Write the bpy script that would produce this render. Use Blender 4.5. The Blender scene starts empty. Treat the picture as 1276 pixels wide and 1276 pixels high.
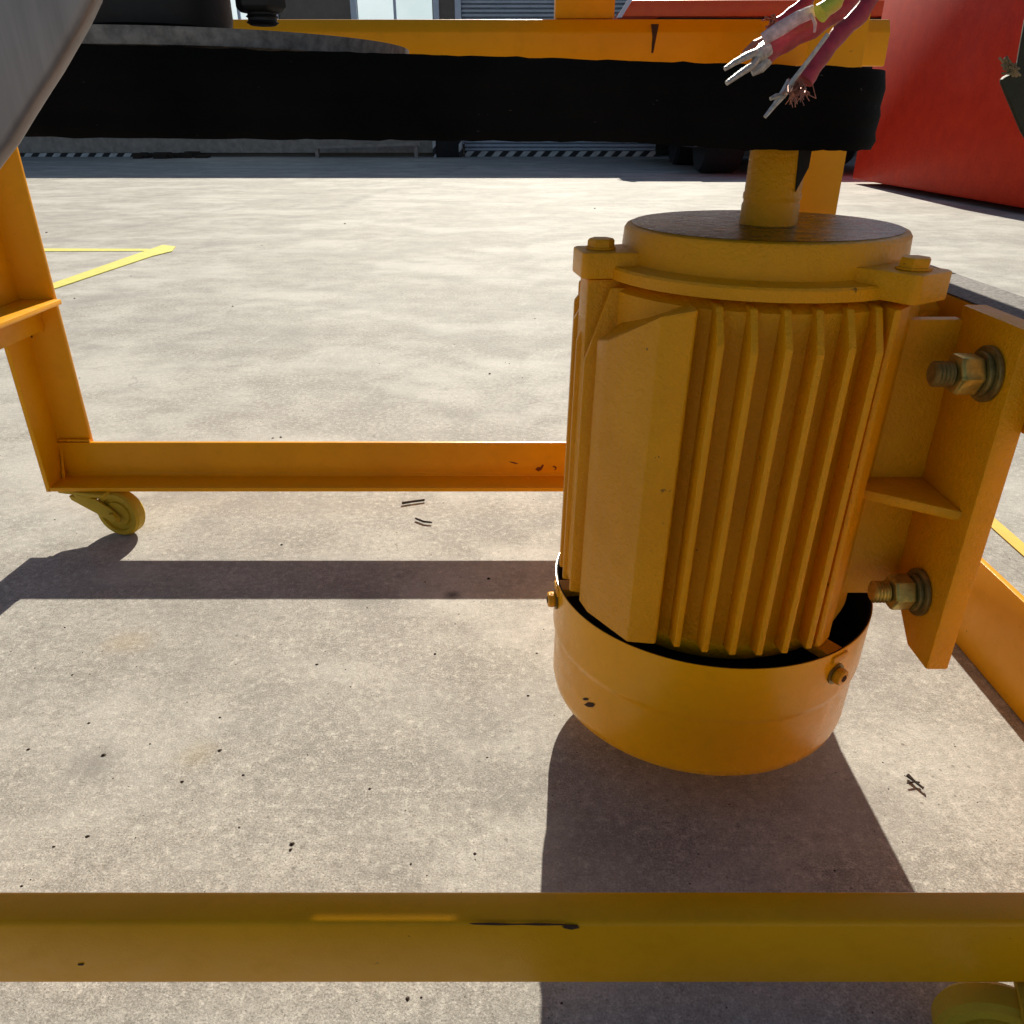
import bpy, bmesh, math, random
from mathutils import Vector, Matrix, noise
R = math.radians
random.seed(7)
C = bpy.context.scene.collection
S = 0.5                      # metres per layout unit (layout unit = camera height)

# ---------------------------------------------------------------- camera, sky, sun, exposure
PITCH = R(26.66); FPX = 972.0
cam_d = bpy.data.cameras.new('camera'); cam = bpy.data.objects.new('camera', cam_d); C.objects.link(cam)
cam.location = (0, 0, S); cam.rotation_euler = (R(90) - PITCH, 0, 0)
cam_d.sensor_width = 36; cam_d.lens = 36 * FPX / 1276; cam_d.clip_start = 0.01; cam_d.clip_end = 800
bpy.context.scene.camera = cam
SUN_COT = 1.62; SUN_DRIFT = 0.082
w = bpy.data.worlds.new('World'); bpy.context.scene.world = w; w.use_nodes = True
nt = w.node_tree; bg = nt.nodes['Background']
sky = nt.nodes.new('ShaderNodeTexSky'); sky.sky_type = 'NISHITA'; sky.sun_disc = False
sky.sun_elevation = math.atan(1 / SUN_COT); sky.sun_rotation = math.atan(SUN_DRIFT)
nt.links.new(sky.outputs[0], bg.inputs[0]); bg.inputs[1].default_value = 0.05
sd = bpy.data.lights.new('sun', 'SUN'); sun = bpy.data.objects.new('sun', sd); C.objects.link(sun)
sd.energy = 5.0; sd.angle = R(0.5); sd.color = (1, 0.925, 0.79)
sun.rotation_euler = Vector((-SUN_DRIFT * SUN_COT, -SUN_COT, -1)).to_track_quat('-Z', 'Y').to_euler()
vs = bpy.context.scene.view_settings
vs.view_transform = 'Standard'; vs.look = 'None'; vs.gamma = 1; vs.use_curve_mapping = False; vs.exposure = 0.62

# ---------------------------------------------------------------- helpers
def P(px, py, Y=None, z=None):
    """photo pixel -> layout point at depth Y or height z"""
    c, s = math.cos(PITCH), math.sin(PITCH)
    a, b = px - 638, 638 - py
    d = (a, b * s + FPX * c, b * c - FPX * s)
    t = Y / d[1] if Y is not None else (z - 1) / d[2]
    return Vector((d[0] * t, d[1] * t, 1 + d[2] * t))

def newmat(name):
    m = bpy.data.materials.new(name); m.use_nodes = True
    return m, m.node_tree.nodes, m.node_tree.links, m.node_tree.nodes['Principled BSDF']

def tex(n, l, kind, scale, detail=4, rough=.55, co=None, stretch=None):
    tc = n.new('ShaderNodeTexCoord'); mp = n.new('ShaderNodeMapping')
    l.new(tc.outputs['Object'], mp.inputs[0])
    if stretch: mp.inputs['Scale'].default_value = stretch
    t = n.new('ShaderNodeTexNoise' if kind == 'noise' else 'ShaderNodeTexVoronoi')
    t.inputs['Scale'].default_value = scale
    if kind == 'noise': t.inputs['Detail'].default_value = detail; t.inputs['Roughness'].default_value = rough
    l.new(mp.outputs[0], t.inputs['Vector'])
    return t

def ramp(n, l, src, stops):
    r = n.new('ShaderNodeValToRGB'); l.new(src, r.inputs[0])
    e = r.color_ramp.elements
    while len(e) < len(stops): e.new(.5)
    for i, (p, c) in enumerate(stops):
        e[i].position = p; e[i].color = (c, c, c, 1) if isinstance(c, (int, float)) else (*c, 1)
    return r

def mix(n, l, fac, a, b, mode='MIX'):
    m = n.new('ShaderNodeMix'); m.data_type = 'RGBA'; m.blend_type = mode
    for s_, v in ((0, fac), (6, a), (7, b)):
        if hasattr(v, 'links') or hasattr(v, 'is_linked'): l.new(v, m.inputs[s_])
        else: m.inputs[s_].default_value = v if s_ == 0 else (*v, 1)
    return m.outputs[2]

def bump(n, l, h, strength, dist, b, prev=None):
    bp = n.new('ShaderNodeBump'); bp.inputs['Strength'].default_value = strength; bp.inputs['Distance'].default_value = dist
    l.new(h, bp.inputs['Height'])
    if prev: l.new(prev.outputs[0], bp.inputs['Normal'])
    l.new(bp.outputs[0], b.inputs['Normal'])
    return bp

def paint(name, col, var, rough=.38, spots=.72, peel=900, peel_d=.0004, coat=.15, cast=0, dirt=(.07, .028, .008), spec=.24):
    m, n, l, b = newmat(name)
    v = tex(n, l, 'noise', 9, 5)
    c = mix(n, l, ramp(n, l, v.outputs[0], [(.35, 0.), (.7, 1.)]).outputs[0], col, var)
    g = tex(n, l, 'noise', 55, 6, .7)
    c = mix(n, l, ramp(n, l, g.outputs[0], [(.5, 0.), (.75, .35)]).outputs[0], c, tuple(x * .72 for x in col))
    s1 = tex(n, l, 'noise', 130, 3, .6)
    s2 = tex(n, l, 'noise', 14, 2)
    mu = n.new('ShaderNodeMath'); mu.operation = 'MULTIPLY'
    l.new(ramp(n, l, s1.outputs[0], [(spots - .04, 0.), (spots, 1.)]).outputs[0], mu.inputs[0])
    l.new(ramp(n, l, s2.outputs[0], [(.5, 0.), (.6, 1.)]).outputs[0], mu.inputs[1])
    c = mix(n, l, mu.outputs[0], c, dirt)
    l.new(c, b.inputs['Base Color'])
    rr = ramp(n, l, g.outputs[0], [(.3, rough - .08), (.75, rough + .2)])
    l.new(rr.outputs[0], b.inputs['Roughness'])
    b.inputs['Specular IOR Level'].default_value = spec; b.inputs['Specular Tint'].default_value = (1, .82, .5, 1); b.inputs['Coat Weight'].default_value = coat; b.inputs['Coat Roughness'].default_value = .16
    pn = tex(n, l, 'noise', peel, 3, .6)
    bp = bump(n, l, pn.outputs[0], .65 if cast else .5, peel_d, b)
    wv = tex(n, l, 'noise', 28, 3)
    bp = bump(n, l, wv.outputs[0], .35, .0009, b, bp)
    if cast:
        cn = tex(n, l, 'noise', 320, 4, .75)
        bp = bump(n, l, cn.outputs[0], .6, cast, b, bp)
    l.new(bp.outputs[0], b.inputs['Coat Normal'])
    return m

def simple(name, col, rough=.5, metal=0, nscale=40, nvar=.3, bd=.0, spec=.5):
    m, n, l, b = newmat(name)
    t = tex(n, l, 'noise', nscale, 6, .65)
    c = mix(n, l, ramp(n, l, t.outputs[0], [(.3, 0.), (.7, 1.)]).outputs[0], tuple(x * (1 - nvar) for x in col), tuple(min(1, x * (1 + nvar)) for x in col))
    l.new(c, b.inputs['Base Color']); b.inputs['Roughness'].default_value = rough; b.inputs['Metallic'].default_value = metal
    b.inputs['Specular IOR Level'].default_value = spec
    if bd: bump(n, l, t.outputs[0], .6, bd, b)
    return m

YEL = (.86, .375, .0006)
M = {}
M['paint'] = paint('yellow_paint', YEL, (.76, .325, .0008), .36, .76)
M['cast'] = paint('yellow_paint_on_cast_iron', (.88, .39, .0008), (.78, .32, .001), .34, .75, 300, .0012, .32, cast=.0022)
M['cover'] = paint('yellow_paint_on_sheet', (.95, .44, .001), (.90, .39, .001), .26, .75, 500, .0003, .25)
M['dull'] = paint('overpainted_castor', (.62, .42, .03), (.46, .30, .025), .5, .68, 600, .0006, .05, cast=.0008)
M['red'] = paint('red_paint', (.50, .013, .001), (.60, .022, .001), .55, .8, 200, .0003, .05, dirt=(.1, .01, .005))
M['orange_red'] = paint('orange_red_paint', (.75, .11, .03), (.7, .09, .03), .4, .8, 200, .0003, .2)
M['black'] = simple('black_rubber', (.0025, .0025, .0025), .95, 0, 60, .4, .0006, .04)
M['dark_metal'] = simple('dark_oily_iron', (.007, .0065, .006), .6, .1, 80, .5, .0006)
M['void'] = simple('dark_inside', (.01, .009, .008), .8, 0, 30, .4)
M['rim'] = simple('dusty_cast_iron', (.16, .15, .14), .6, .3, 160, .55, .001)
M['grease'] = simple('brown_grease_stain', (.05, .019, .002), .22, 0, 45, .8, .002)
def grease_mat():
    m, n, l, b = newmat('brown_grease_over_paint')
    a = tex(n, l, 'noise', 16, 7, .72, stretch=(1, 2.2, 1)); g = tex(n, l, 'noise', 90, 5, .7)
    c = mix(n, l, ramp(n, l, a.outputs[0], [(.46, 0.), (.60, 1.)]).outputs[0], (.045, .017, .0015), (.26, .105, .001))
    c = mix(n, l, ramp(n, l, g.outputs[0], [(.35, .7), (.5, 0.)]).outputs[0], c, (.02, .009, .002))
    l.new(c, b.inputs['Base Color']); l.new(ramp(n, l, g.outputs[0], [(.3, .16), (.7, .38)]).outputs[0], b.inputs['Roughness'])
    bump(n, l, a.outputs[0], .5, .0018, b)
    return m
M['grease'] = grease_mat()
M['speckle'] = simple('grey_glare_film', (.135, .12, .11), .75, 0, 350, .75, .0012)  # grey speckled colour stands in for sky glare on the rail
M['zinc'] = simple('yellow_zinc_steel', (.44, .34, .08), .36, .7, 120, .45, .0005)
M['dark_zinc'] = simple('smudged_zinc', (.22, .17, .05), .42, .55, 120, .5, .0006)
M['rust'] = simple('rust', (.05, .018, .008), .85, 0, 300, .6, .0006)
M['red_rust'] = simple('red_brown_rust', (.16, .035, .008), .8, 0, 400, .6, .0006)
M['tape'] = simple('yellow_line', (.66, .60, .10), .65, 0, 30, .12)
M['tape2'] = simple('yellow_line_deep', (.72, .48, .05), .65, 0, 30, .12)
M['sheath'] = simple('crimson_sheath', (.34, .025, .04), .42, 0, 260, .35, .0005)
M['sheath_highlight'] = simple('pale_sheath_highlight', (.62, .42, .42), .6, 0, 300, .4, .0006)  # pale colour for the sunlit highlight on the crimson sheath
M['green'] = simple('yellow_green_sheath', (.55, .55, .05), .4, 0, 200, .2, .0003)
M['tin'] = simple('tinned_strand', (.42, .39, .36), .4, .5, 500, .35, .0006)
M['copper'] = simple('copper_hair', (.40, .16, .10), .45, .6, 300, .3)
M['grass_tip'] = simple('dark_olive_rubber', (.02, .022, .01), .7, 0, 80, .6, .001)
M['straw'] = simple('straw', (.2, .15, .08), .8, 0, 200, .5)
M['wall'] = simple('brown_grey_render', (.16, .14, .12), .8, 0, 6, .12)
M['shutter'] = simple('blue_grey_shutter', (.44, .49, .56), .5, .1, 8, .12)
M['frame'] = simple('blue_white_frame', (.55, .62, .72), .5, 0, 10, .08)
M['tan'] = simple('tan_base', (.34, .29, .24), .8, 0, 12, .25)
M['tyre'] = simple('tyre_rubber', (.012, .012, .013), .8, 0, 30, .4, .001)
M['leaf'] = simple('dry_scrap', (.035, .022, .014), .9, 0, 300, .6, .0004)

def m_belt():
    m, n, l, b = newmat('worn_black_rubber')
    a = tex(n, l, 'noise', 240, 3, .7, stretch=(.35, 1, 1.2)); g = tex(n, l, 'noise', 14, 4)
    c = mix(n, l, ramp(n, l, g.outputs[0], [(.35, 0.), (.7, 1.)]).outputs[0], (.002, .002, .002), (.0065, .006, .0055))
    c = mix(n, l, ramp(n, l, a.outputs[0], [(.72, 0.), (.76, .8)]).outputs[0], c, (.10, .09, .08))
    l.new(c, b.inputs['Base Color']); b.inputs['Roughness'].default_value = .8; b.inputs['Specular IOR Level'].default_value = .08
    bump(n, l, a.outputs[0], .5, .001, b)
    return m
M['belt'] = m_belt()
def m_glass():
    m, n, l, b = newmat('pale_glow_pane')
    t = tex(n, l, 'noise', 1.3, 3)
    c = ramp(n, l, t.outputs[0], [(.3, (.62, .72, .70)), (.7, (.80, .86, .84))])
    l.new(c.outputs[0], b.inputs['Base Color']); b.inputs['Roughness'].default_value = .08
    l.new(c.outputs[0], b.inputs['Emission Color']); b.inputs['Emission Strength'].default_value = .55  # emission stands in for bright sky reflected in the glass
    return m
M['pane'] = m_glass()

def m_steel():
    m, n, l, b = newmat('brushed_steel')
    t = tex(n, l, 'noise', 60, 6, .7, stretch=(1, 1, .06))
    t2 = tex(n, l, 'noise', 9, 4)
    c = mix(n, l, ramp(n, l, t.outputs[0], [(.3, 0.), (.7, 1.)]).outputs[0], (.16, .145, .15), (.30, .275, .28))
    c = mix(n, l, ramp(n, l, t2.outputs[0], [(.4, 0.), (.7, .5)]).outputs[0], c, (.14, .12, .13))
    l.new(c, b.inputs['Base Color']); b.inputs['Metallic'].default_value = .65; b.inputs['Roughness'].default_value = .42
    bump(n, l, t.outputs[0], .4, .0004, b)
    return m
M['steel'] = m_steel()

def m_hazard():
    m, n, l, b = newmat('black_white_hazard_stripes')
    tc = n.new('ShaderNodeTexCoord'); sp = n.new('ShaderNodeSeparateXYZ'); l.new(tc.outputs['Object'], sp.inputs[0])
    ad = n.new('ShaderNodeMath'); ad.operation = 'SUBTRACT'; l.new(sp.outputs[0], ad.inputs[0]); l.new(sp.outputs[2], ad.inputs[1])
    ml = n.new('ShaderNodeMath'); ml.operation = 'MULTIPLY'; l.new(ad.outputs[0], ml.inputs[0]); ml.inputs[1].default_value = 4.6
    fr = n.new('ShaderNodeMath'); fr.operation = 'FRACT'; l.new(ml.outputs[0], fr.inputs[0])
    gt = n.new('ShaderNodeMath'); gt.operation = 'GREATER_THAN'; l.new(fr.outputs[0], gt.inputs[0]); gt.inputs[1].default_value = .5
    t = tex(n, l, 'noise', 12, 4)
    wh = ramp(n, l, t.outputs[0], [(.35, (.45, .44, .42)), (.65, (.62, .62, .6))])
    l.new(mix(n, l, gt.outputs[0], (.02, .02, .02), wh.outputs[0]), b.inputs['Base Color']); b.inputs['Roughness'].default_value = .7
    return m
M['hazard'] = m_hazard()

def m_concrete():
    m, n, l, b = newmat('worn_concrete')
    big = tex(n, l, 'noise', 1.1, 6, .6)
    mid = tex(n, l, 'noise', 9, 9, .72)
    fine = tex(n, l, 'noise', 120, 7, .85)
    speckle = tex(n, l, 'noise', 620, 3, .75)
    c = mix(n, l, ramp(n, l, big.outputs[0], [(.3, 0.), (.7, 1.)]).outputs[0], (.375, .352, .305), (.445, .424, .376))
    c = mix(n, l, ramp(n, l, mid.outputs[0], [(.40, .9), (.60, 0.)]).outputs[0], c, (.28, .262, .230))
    c = mix(n, l, ramp(n, l, mid.outputs[0], [(.58, 0.), (.74, .6)]).outputs[0], c, (.465, .44, .385))
    c = mix(n, l, ramp(n, l, fine.outputs[0], [(.38, .65), (.49, 0.)]).outputs[0], c, (.20, .185, .155))
    c = mix(n, l, ramp(n, l, fine.outputs[0], [(.52, 0.), (.64, .85)]).outputs[0], c, (.64, .61, .54))
    c = mix(n, l, ramp(n, l, speckle.outputs[0], [(.35, .8), (.45, 0.)]).outputs[0], c, (.13, .118, .10))
    c = mix(n, l, ramp(n, l, speckle.outputs[0], [(.54, 0.), (.66, .6)]).outputs[0], c, (.68, .65, .58))
    # trowel and tyre drag marks: thin stretched streaks at several headings
    for ang, sc, st, th, amt, col in ((8, 7, (.12, 1, 1), .66, .3, (.28, .262, .235)), (-14, 11, (.07, 1, 1), .70, .22, (.58, .56, .51)), (62, 16, (.08, 1, 1), .72, .3, (.25, .23, .2)), (100, 26, (.07, 1, 1), .74, .3, (.62, .6, .55))):
        tc = n.new('ShaderNodeTexCoord'); mp = n.new('ShaderNodeMapping'); mp2 = n.new('ShaderNodeMapping')
        l.new(tc.outputs['Object'], mp.inputs[0]); mp.inputs['Rotation'].default_value = (0, 0, R(ang)); l.new(mp.outputs[0], mp2.inputs[0]); mp2.inputs['Scale'].default_value = st
        t = n.new('ShaderNodeTexNoise'); t.inputs['Scale'].default_value = sc; t.inputs['Detail'].default_value = 5; t.inputs['Roughness'].default_value = .6
        l.new(mp2.outputs[0], t.inputs['Vector'])
        c = mix(n, l, ramp(n, l, t.outputs[0], [(th - .08, 0.), (th, amt)]).outputs[0], c, col)
    # smudged grey patches, bleached patches
    s1 = tex(n, l, 'noise', 3.3, 9, .74); s2 = tex(n, l, 'noise', 1.7, 8, .7, stretch=(1, 1.3, 1))
    c = mix(n, l, ramp(n, l, s1.outputs[0], [(.47, 0.), (.60, .36)]).outputs[0], c, (.245, .235, .215))
    c = mix(n, l, ramp(n, l, s2.outputs[0], [(.48, 0.), (.60, .45)]).outputs[0], c, (.60, .58, .52))
    # tyre marks and a joint across the far slab
    for (x0, y0, x1, y1, wdt, amt, th) in ((60, 300, 480, 226, .035, .45, .42), (290, 296, 520, 226, .05, .4, .42), (-50, 243, 800, 254, .012, .6, .35), (60, 262, 420, 214, .03, .35, .45), (420, 332, 900, 268, .03, .3, .48)):
        a = P(x0, y0, z=0) * S; e = P(x1, y1, z=0) * S; d = (e - a).normalized(); nn = Vector((-d.y, d.x, 0))
        tcx = n.new('ShaderNodeTexCoord'); wob = n.new('ShaderNodeTexNoise'); wob.inputs['Scale'].default_value = .5; l.new(tcx.outputs['Object'], wob.inputs['Vector'])
        dp = n.new('ShaderNodeVectorMath'); dp.operation = 'DOT_PRODUCT'; l.new(tcx.outputs['Object'], dp.inputs[0]); dp.inputs[1].default_value = nn
        ad = n.new('ShaderNodeMath'); ad.operation = 'MULTIPLY_ADD'; l.new(wob.outputs[0], ad.inputs[0]); ad.inputs[1].default_value = .25 if wdt > .02 else .0; l.new(dp.outputs['Value'], ad.inputs[2])
        sb = n.new('ShaderNodeMath'); sb.operation = 'SUBTRACT'; l.new(ad.outputs[0], sb.inputs[0]); sb.inputs[1].default_value = a.dot(nn) + (.125 if wdt > .02 else 0)
        ab = n.new('ShaderNodeMath'); ab.operation = 'ABSOLUTE'; l.new(sb.outputs[0], ab.inputs[0])
        m1 = n.new('ShaderNodeMath'); m1.operation = 'MULTIPLY'
        l.new(ramp(n, l, ab.outputs[0], [(wdt * .4, 1.), (wdt * 1.6, 0.)]).outputs[0], m1.inputs[0])
        l.new(ramp(n, l, s1.outputs[0], [(th, 0.), (th + .16, amt)]).outputs[0], m1.inputs[1])
        c = mix(n, l, m1.outputs[0], c, (.21, .20, .185))
    # hairline scratches and pits
    for sc, wdt, amt, col in ((3.1, .006, .5, (.20, .185, .16)), (5.3, .008, .35, (.60, .58, .52))):
        tcv = n.new('ShaderNodeTexCoord'); dn = n.new('ShaderNodeTexNoise'); dn.inputs['Scale'].default_value = 5 * sc / 3; dn.inputs['Detail'].default_value = 5
        l.new(tcv.outputs['Object'], dn.inputs['Vector'])
        va = n.new('ShaderNodeVectorMath'); va.operation = 'MULTIPLY_ADD'; l.new(dn.outputs['Color'], va.inputs[0]); va.inputs[1].default_value = (.22, .22, 0); l.new(tcv.outputs['Object'], va.inputs[2])
        vo = n.new('ShaderNodeTexVoronoi'); vo.feature = 'DISTANCE_TO_EDGE'; vo.inputs['Scale'].default_value = sc; l.new(va.outputs[0], vo.inputs['Vector'])
        mk = tex(n, l, 'noise', sc * 1.7, 3)
        m1 = n.new('ShaderNodeMath'); m1.operation = 'MULTIPLY'
        l.new(ramp(n, l, vo.outputs['Distance'], [(0, 1.), (wdt, 0.)]).outputs[0], m1.inputs[0])
        l.new(ramp(n, l, mk.outputs[0], [(.56, 0.), (.66, amt)]).outputs[0], m1.inputs[1])
        c = mix(n, l, m1.outputs[0], c, col)
    pt = n.new('ShaderNodeTexVoronoi'); pt.inputs['Scale'].default_value = 90; l.new(n.new('ShaderNodeTexCoord').outputs['Object'], pt.inputs['Vector'])
    m1 = n.new('ShaderNodeMath'); m1.operation = 'MULTIPLY'
    l.new(ramp(n, l, pt.outputs['Distance'], [(.10, .8), (.17, 0.)]).outputs[0], m1.inputs[0])
    l.new(ramp(n, l, mid.outputs[0], [(.46, 0.), (.62, 1.)]).outputs[0], m1.inputs[1])
    c = mix(n, l, m1.outputs[0], c, (.16, .145, .12))
    # round damp / oil stains placed where the slab has them
    tc = n.new('ShaderNodeTexCoord')
    wn = tex(n, l, 'noise', 30, 4)
    for (px, py, r, col, a) in ((118, 952, .028, (.20, .19, .175), .7), (455, 748, .03, (.22, .21, .19), .6), (563, 742, .012, (.09, .085, .08), .9), (160, 800, .03, (.40, .30, .17), .3), (245, 940, .022, (.36, .29, .17), .35), (1085, 1000, .05, (.26, .245, .22), .35)):
        p = P(px, py, z=0) * S
        vm = n.new('ShaderNodeVectorMath'); vm.operation = 'DISTANCE'; l.new(tc.outputs['Object'], vm.inputs[0]); vm.inputs[1].default_value = p
        ad = n.new('ShaderNodeMath'); ad.operation = 'MULTIPLY_ADD'; l.new(wn.outputs[0], ad.inputs[0]); ad.inputs[1].default_value = r * .9; l.new(vm.outputs['Value'], ad.inputs[2])
        c = mix(n, l, ramp(n, l, ad.outputs[0], [(r * .6, a), (r * 1.5, 0.)]).outputs[0], c, col)
    l.new(c, b.inputs['Base Color']); b.inputs['Roughness'].default_value = .82; b.inputs['Specular IOR Level'].default_value = .3
    bp = bump(n, l, fine.outputs[0], .45, .0016, b)
    bp = bump(n, l, speckle.outputs[0], .5, .0008, b, bp)
    bump(n, l, mid.outputs[0], .25, .004, b, bp)
    return m
M['concrete'] = m_concrete()

class MB:
    def __init__(s): s.v = []; s.f = []
    def add(s, vs_, fs):
        o = len(s.v); s.v += [Vector(v) for v in vs_]; s.f += [tuple(i + o for i in f) for f in fs]; return s
    def box(s, x0, x1, y0, y1, z0, z1):
        return s.add([(x0,y0,z0),(x1,y0,z0),(x1,y1,z0),(x0,y1,z0),(x0,y0,z1),(x1,y0,z1),(x1,y1,z1),(x0,y1,z1)],
                     [(0,3,2,1),(4,5,6,7),(0,1,5,4),(1,2,6,5),(2,3,7,6),(3,0,4,7)])
    def prism(s, poly, a, b, axis='z', tops=None):
        """poly in the two other axes (counter-clockwise), extruded from a to b"""
        n = len(poly); f = {'z': lambda p, t: (p[0], p[1], t), 'y': lambda p, t: (p[0], t, p[1]), 'x': lambda p, t: (t, p[0], p[1])}[axis]
        v = [f(p, a) for p in poly] + [f(p, tops[i] if tops else b) for i, p in enumerate(poly)]
        return s.add(v, [tuple(reversed(range(n))), tuple(range(n, 2 * n))] + [(i, (i + 1) % n, n + (i + 1) % n, n + i) for i in range(n)])
    def lathe(s, prof, c=(0,0,0), seg=48, axis='z', closed=False):
        vs_ = []; n = len(prof)
        for i in range(seg):
            a = 2 * math.pi * i / seg
            for r, t in prof:
                q = (r * math.cos(a), r * math.sin(a), t)
                if axis == 'y': q = (q[0], q[2], q[1])
                if axis == 'x': q = (q[2], q[0], q[1])
                vs_.append((c[0] + q[0], c[1] + q[1], c[2] + q[2]))
        fs = []
        for i in range(seg):
            j = (i + 1) % seg
            for k in range(n if closed else n - 1):
                k2 = (k + 1) % n
                fs.append((i * n + k, j * n + k, j * n + k2, i * n + k2))
        if not closed:
            if prof[0][0] > 1e-6: fs.append(tuple(reversed([i * n for i in range(seg)])))
            if prof[-1][0] > 1e-6: fs.append(tuple(i * n + n - 1 for i in range(seg)))
        return s.add(vs_, fs)
    def tube(s, pts, rad, seg=12, flat=1.0):
        pts = [Vector(p) for p in pts]; vs_ = []; up = Vector((0, 1, 0))
        for i, p in enumerate(pts):
            t = (pts[min(i + 1, len(pts) - 1)] - pts[max(i - 1, 0)]).normalized()
            a = t.cross(up).normalized(); b = t.cross(a)
            r = rad[i] if isinstance(rad, (list, tuple)) else rad
            for k in range(seg):
                q = 2 * math.pi * k / seg
                vs_.append(p + a * r * math.cos(q) + b * r * flat * math.sin(q))
        n = len(pts); fs = [(i * seg + k, i * seg + (k + 1) % seg, (i + 1) * seg + (k + 1) % seg, (i + 1) * seg + k) for i in range(n - 1) for k in range(seg)]
        fs += [tuple(reversed(range(seg))), tuple((n - 1) * seg + k for k in range(seg))]
        return s.add(vs_, fs)
    def build(s, name, mat, parent=None, bevel=0, smooth=True, base=None, segs=2, merge=True, sharp=35):
        me = bpy.data.meshes.new(name)
        bm = bmesh.new()
        vv = [bm.verts.new(v * S) for v in s.v]
        for f in s.f:
            try: bm.faces.new([vv[i] for i in f])
            except ValueError: pass
        if merge: bmesh.ops.remove_doubles(bm, verts=bm.verts, dist=1e-6)
        bmesh.ops.recalc_face_normals(bm, faces=bm.faces)
        if bevel:
            es = [e for e in bm.edges if len(e.link_faces) == 2 and e.calc_face_angle(0) > R(30)]
            bmesh.ops.bevel(bm, geom=es, offset=bevel * S, segments=segs, profile=.5, affect='EDGES', clamp_overlap=True)
        bm.to_mesh(me); bm.free()
        me.materials.append(M[mat] if isinstance(mat, str) else mat)
        if smooth:
            for p in me.polygons: p.use_smooth = True
            me.set_sharp_from_angle(angle=R(sharp))
        o = bpy.data.objects.new(name, me); C.objects.link(o)
        if parent: o.parent = parent; o.matrix_parent_inverse = Matrix.Translation(root_loc(parent)).inverted()
        return o

def root_loc(o):
    v = Vector(o.location)
    if o.parent: v = Vector((0, 0, 0)) if o.type == 'MESH' else v
    p = o
    # meshes keep their vertices in world layout, only Empties are moved
    while p.parent: p = p.parent
    return Vector(p.location)

def fixparent(o, parent): o.parent = parent

def tag(o, label=None, cat=None, group=None, kind=None):
    if label: o['label'] = label
    if cat: o['category'] = cat
    if group: o['group'] = group
    if kind: o['kind'] = kind
    return o

def thing(name, loc, label, cat, group=None):
    o = bpy.data.objects.new(name, None); C.objects.link(o); o.empty_display_size = .05
    o.location = Vector(loc) * S
    return tag(o, label, cat, group)

def part(mb, name, mat, parent, **k):
    """mesh written in layout coordinates, parented without moving"""
    if parent.name.startswith(('electric_motor', 'fan_cover')) and name not in ('foot', 'foot_web', 'foot_gusset'):
        for v in mb.v: v.x += (v.z - .75) * .0215      # the motor hangs a degree out of plumb
    o = mb.build(name, mat, None, **k)
    top = parent
    while top.parent: top = top.parent
    o.parent = parent
    o.matrix_parent_inverse = Matrix.Identity(4) if parent is not top else Matrix.Translation(-Vector(top.location)) if top.type == 'EMPTY' else Matrix.Identity(4)
    return o

def mark(points, name, mat, parent, off=(0, -.0012, 0)):
    """thin flake lying on a surface"""
    n = len(points); o = Vector(off)
    vs_ = [Vector(p) for p in points] + [Vector(p) + o for p in points]
    mb = MB().add(vs_, [tuple(range(n)), tuple(reversed(range(n, 2 * n)))] + [(i, (i + 1) % n, n + (i + 1) % n, n + i) for i in range(n)])
    return part(mb, name, mat, parent, smooth=False)

# ================================================================ SETTING
g = MB(); g.add([(-500,-300,0),(500,-300,0),(500,900,0),(-500,900,0)], [(0,1,2,3)])
gr = g.build('ground', 'concrete', smooth=False); tag(gr, 'pale worn concrete yard slab', kind='structure')

def gpoly(pts, name, mat, label, z=.008, cat='floor marking', th=0):
    vs_ = [P(x, y, z=0) for x, y in pts]
    n = len(vs_)
    vv = [(v.x, v.y, .002) for v in vs_] + [(v.x, v.y, z) for v in vs_]
    o = MB().add(vv, [tuple(reversed(range(n))), tuple(range(n, 2 * n))] + [(i, (i + 1) % n, n + (i + 1) % n, n + i) for i in range(n)]).build(name, mat, smooth=False)
    tag(o, label, cat); return o
gpoly([(-60,309.6),(185,310.5),(192,313.2),(-60,314)], 'floor_tape', 'tape', 'thin pale yellow tape line running left behind the corner post', .004)
gpoly([(-120,418),(66,354),(160,321),(203,306),(219,308),(214,314),(190,320),(66,361.5),(-120,436)], 'floor_tape', 'tape', 'broad pale yellow tape line slanting to its torn end', .0075)
gpoly([(1190,603),(1238,646),(1400,786),(1400,806),(1238,661),(1185,612)], 'floor_tape', 'tape2', 'deep yellow floor line right of the motor foot', .004)

# crumbs and twigs
cr = MB()
spots = [(351,679,4),(395,828,4),(542,815,4),(112,840,2),(90,841,3),(233,875,2),(111,901,4),(187,927,3),(274,935,5),(274,894,4),(303,966,4),(227,974,5),(461,983,4),(364,1052,6),(362,1059,5),(67,1055,4),(109,1042,5),(298,1031,3),(658,867,4),(669,814,3),(129,941,6),(609,721,5),(103,813,2),(607,944,3),(512,1077,3),(532,1091,2),(81,782,3),(35,934,4),(505,1010,2),(592,1064,4),(1218,1000,2),(1190,930,2),(1100,950,2),(508,1245,6),(525,1243,3),(700,1250,4),(27,1104,4),(1040,1085,3),(350,545,4),(340,546,3),(610,466,4),(58,290,3),(93,372,3),(290,382,3),(430,279,3),(741,260,3)]
def crumb(x, y, r):
    p = P(x, y, z=0); zc = p.y * .894 + .449; r = r * .5 / 972 * zc
    a0 = random.random() * 6; k = random.uniform(.5, 1)
    ring = [(p.x + r * math.cos(a0 + i * 1.047) * random.uniform(.7, 1.2), p.y + r * k * 1.3 * math.sin(a0 + i * 1.047) * random.uniform(.7, 1.2), .0) for i in range(6)]
    top = (p.x, p.y, r * .7)
    cr.add(ring + [top], [(i, (i + 1) % 6, 6) for i in range(6)])
for x, y, r in spots: crumb(x, y, r * 1.15)
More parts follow.
